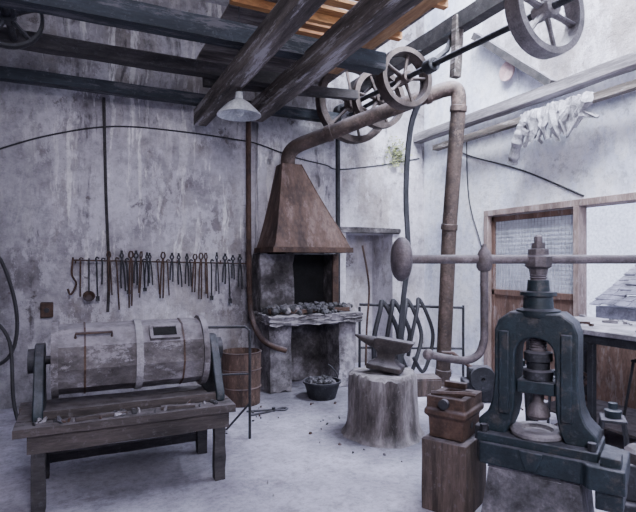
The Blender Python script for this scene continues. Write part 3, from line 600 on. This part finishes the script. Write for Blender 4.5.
b=B(); zz=1.02; pr_=[(.045,.99)]
while zz<1.44: pr_+=[(.047,zz),(.04,zz+.007)]; zz+=.014
b.lathe(pr_+[(.04,1.46)],(0,0,0),(0,0,1),20); P(b,'screw','pink')
b=B(); b.lathe([(.06,.85),(.075,.855),(.078,.9),(.06,.91),(.06,.95),(.074,.955),(.074,1.0),(.05,1.01)],(0,0,0),(0,0,1),24); P(b,'ram_collar','iron')
b=B(); b.bx(-.098,.098,-.07,.07,.78,.85); P(b,'ram_guide','green',bevel=.006)
b=B(); b.lathe([(.03,.79),(.03,.73),(.04,.715),(.058,.68),(.064,.655),(.05,.635),(.02,.63)],(0,0,0),(0,0,1),24); P(b,'upper_die','pink')
b=B(); b.lathe([(.125,.549),(.14,.56),(.14,.575),(.125,.588),(.085,.588),(.075,.568),(.0,.568)],(0,-.03,0),(0,0,1),32,cap=False); P(b,'die_ring','pale')
for x in (-.26,.28):
    for y in (-.13,.13):
        b=B(); b.cyl((x,y,.545),(x,y,.59),.022,seg=6); P(b,'bolt','iron')
b=B(); b.prism([(-.03,0),(.03,0),(.06,.1),(-.06,.1)],(0,-.19,.4),(1,0,0),(0,0,1),(0,.04,0)); P(b,'front_lug','green',bevel=.005)
a=R(35); ux=V(math.cos(a),math.sin(a),0); Z=1.515
b=B(); b.cyl(ux*-.76+V(0,0,Z),ux*.76+V(0,0,Z),.025,seg=16); P(b,'bar','pink')
b=B(); b.lathe([(.045,1.43),(.05,1.46),(.07,1.475),(.072,1.53),(.055,1.54),(.055,1.57),(.036,1.575),(.036,1.605),(.022,1.605),(.022,1.64),(.01,1.65)],(0,0,0),(0,0,1),8); P(b,'hub','pink')
for s_ in (-1,1):
    b=B(); b.lathe([(.03,-.055),(.07,-.05),(.1,-.038),(.12,-.018),(.124,0),(.12,.018),(.1,.038),(.07,.05),(.03,.055)],ux*s_*.76+V(0,0,Z),ux,32); P(b,'counterweight','pink')
hx=ux*-.3+V(0,0,0)
b=B(); b.lathe([(.03,1.45),(.042,1.47),(.045,1.52),(.03,1.56),(.014,1.58),(.01,1.6)],hx,(0,0,1),20); P(b,'handle_socket','pink')
b=B(); b.tube([hx+V(0,0,1.46),hx+V(0,0,1.15)]+smoothpath([hx+V(0,0,1.07),hx-ux*.03+V(0,0,.99),hx-ux*.1+V(0,0,.955),hx-ux*.2+V(0,0,.965),hx-ux*.3+V(0,0,.985)],5),.022,12); P(b,'pull_handle','pink')
b=B(); b.sph(hx-ux*.31+V(0,0,.987),.032); P(b,'handle_knob','pink')

WB=(2.13,2.52,0)
b=B(); b.timber((0,0,0),(0,0,.43),.36,.28,4,.003); o=b.obj('timber_block','brownwood',label='squared brown timber block beside the press',cat='block',bevel=.006,flat=True); o.location=WB; o.rotation_euler=(0,0,R(-62))
t=thing('iron_mould_box',(WB[0],WB[1],.437),'rusty brown cast-iron box mould on a timber block','mould',rz=-62)
b=B()
def sq(a_,c_,z): return [V(-a_,-c_,z),V(a_,-c_,z),V(a_,c_,z),V(-a_,c_,z)]
b.loops([sq(.105,.14,0),sq(.11,.145,.12),sq(.13,.165,.14),sq(.13,.165,.17),sq(.12,.15,.18),sq(.12,.15,.25),sq(.08,.1,.25),sq(.07,.09,.12)]); b.obj('mould_body','rust',parent=t,bevel=.006)
b=B(); b.cyl((0,-.14,.215),(0,-.18,.215),.03); b.obj('boss','iron',parent=t)
b=B(); b.cyl((.11,0,.07),(-.16,0,.07),.02); b.obj('pin','iron',parent=t)
b=B(); b.bx(-.11,.03,.1,.14,.252,.29); b.obj('clamp','rust',parent=t,bevel=.004)
b=B(); b.tube([(-.1,-.12,.26),(.1,-.1,.28),(.15,-.06,.27)],.014,6); b.obj('lever','rust',parent=t)

# ---------------------------------------------------------------- right bench
SO=(4.05,2.7,0); t=thing('steel_workbench',SO,'dark iron-legged workbench with worn pale top','workbench')
b=B(); b.bx(3.62,4.5,1.6,3.45,.93,.97); b.obj('bench_top','benchtop',parent=t,off=SO,bevel=.006)
b=B(); b.bx(3.66,4.46,1.64,3.4,.86,.93); b.obj('apron','iron',parent=t,off=SO)
for x in (3.7,4.42):
    for y in (1.7,2.75,3.36):
        b=B(); b.bx(x-.025,x+.025,y-.025,y+.025,0,.86); b.obj('leg','iron',parent=t,off=SO,bevel=.004)
b=B(); b.bx(3.72,4.4,1.72,3.34,.2,.22); b.obj('shelf','bench',parent=t,off=SO)
pulley((3.9,3.05,.395),.17,.04,5,'rust','rusty spoked wheel stored on the bench shelf',axis=(.3,1,0),name='spoked_wheel',grp='stored wheels')
for i,(x,y,h_,s_) in enumerate(((4.1,2.55,.5,.14),(3.42,2.85,.55,.15),(3.38,2.35,.42,.13),(3.5,3.3,.6,.13))):
    z0=.222 if i==0 else 0
    t=thing('metal_stand',(x,y,z0),'small dark iron stand with slim splayed legs','stand',rz=20*i,group='small iron stands')
    b=B(); b.bx(-s_*.7,s_*.7,-s_*.6,s_*.6,h_-.02,h_); b.obj('top_plate','iron',parent=t,bevel=.004)
    for sx in (-1,1):
        for sy in (-1,1):
            b=B(); b.tube([(sx*s_*.6,sy*s_*.5,h_-.02),(sx*s_,sy*s_*.85,0)],.011,6); b.obj('leg','iron',parent=t)
    b=B(); b.cyl((-s_*.8,0,h_*.4),(s_*.8,0,h_*.4),.008,seg=8); b.obj('stretcher','rust',parent=t)
    b=B(); b.lathe([(.02,h_),(.05,h_),(.055,h_+.05),(.03,h_+.06),(.03,h_+.1),(.01,h_+.1)],(0,0,0),(0,0,1),16); b.obj('fitting','green',parent=t)
for i in range(14):
    x=random.uniform(3.7,4.4); y=random.uniform(2.3,3.4); b=B(); s_=random.uniform(.015,.035); b.box((0,0,0),(s_*random.uniform(1,4),s_,s_*.7)); b.rough(2,.003)
    o=b.obj('bench_scrap',random.choice(['iron','rust','stone','brownwood']),label='small metal offcut on the workbench top',cat='scrap',group='offcuts on iron-legged bench'); o.location=(x,y,.975+s_*.35); o.rotation_euler=(0,0,random.random()*3)
t=thing('cast_bracket',(3.1,1.95,0),'dusty grey cast-iron bracket block on the floor','bracket',rz=-50)
b=B(); b.bx(-.18,.18,-.14,.14,0,.08); b.bx(-.12,.12,-.1,.1,.08,.3); b.obj('foot','iron',parent=t,bevel=.012)
b=B(); b.lathe([(.03,.3),(.11,.3),(.11,.36),(.09,.38),(.03,.38)],(0,0,0),(0,0,1),24,closed=True); b.obj('collar','steel',parent=t)
for i in range(80):
    k=i%3
    if k==0: x,y=random.uniform(1.5,3.2),random.uniform(4.6,5.3)
    elif k==1: x,y=2.44+random.uniform(-.6,.6),3.82+random.uniform(-.55,.55)
    else: x,y=random.uniform(-.2,3.4),random.uniform(3.0,5.2)
    if ((x-2.44)**2+(y-3.82)**2)**.5<.42 or (x<1.15 and 3.4<y<4.2): continue
    r_=random.uniform(.005,.016); b=B(); b.rock((0,0,0),r_,(1.5,1,.6)); o=b.obj('floor_rubble',random.choice(['coal','stone','rust']),label='small rubble fragment on the dusty floor',cat='rubble',group='rubble on the floor',flat=True); o.location=(x,y,r_*.5)

# ---------------------------------------------------------------- light
w=bpy.data.worlds.new('sky'); bpy.context.scene.world=w; w.use_nodes=True
bg=w.node_tree.nodes['Background']; bg.inputs[0].default_value=(.58,.66,1,1); bg.inputs[1].default_value=2.7
def area(name,loc,target,size,power,color):
    l=bpy.data.lights.new(name,'AREA'); l.energy=power; l.size=size; l.color=color
    o=bpy.data.objects.new(name,l); o.location=loc; o.rotation_euler=(Vector(target)-Vector(loc)).to_track_quat('-Z','Y').to_euler(); COL.objects.link(o)
area('skylight_lamp',(3.6,3.0,5.4),(2.6,4.6,0),2.0,1000,(.82,.86,1))
area('front_fill',(.4,-1.0,3.2),(1.8,5.5,1.3),1.4,210,(.92,.88,1))  # unseen fill added inside the front wall, no window there
l=bpy.data.lights.new('soft_sun','SUN'); l.energy=6.5; l.angle=R(30); l.color=(.87,.92,1)
o=bpy.data.objects.new('soft_sun',l); o.rotation_euler=V(.75,.35,-1.1).to_track_quat('-Z','Y').to_euler(); o.location=(0,0,9); COL.objects.link(o)

cam=bpy.data.cameras.new('camera'); co_=bpy.data.objects.new('camera',cam); COL.objects.link(co_)
co_.location=(0,0,1.5); co_.rotation_euler=(R(90),0,R(-25.3)); cam.lens=29.04; cam.sensor_width=36; cam.shift_y=.0094
bpy.context.scene.camera=co_
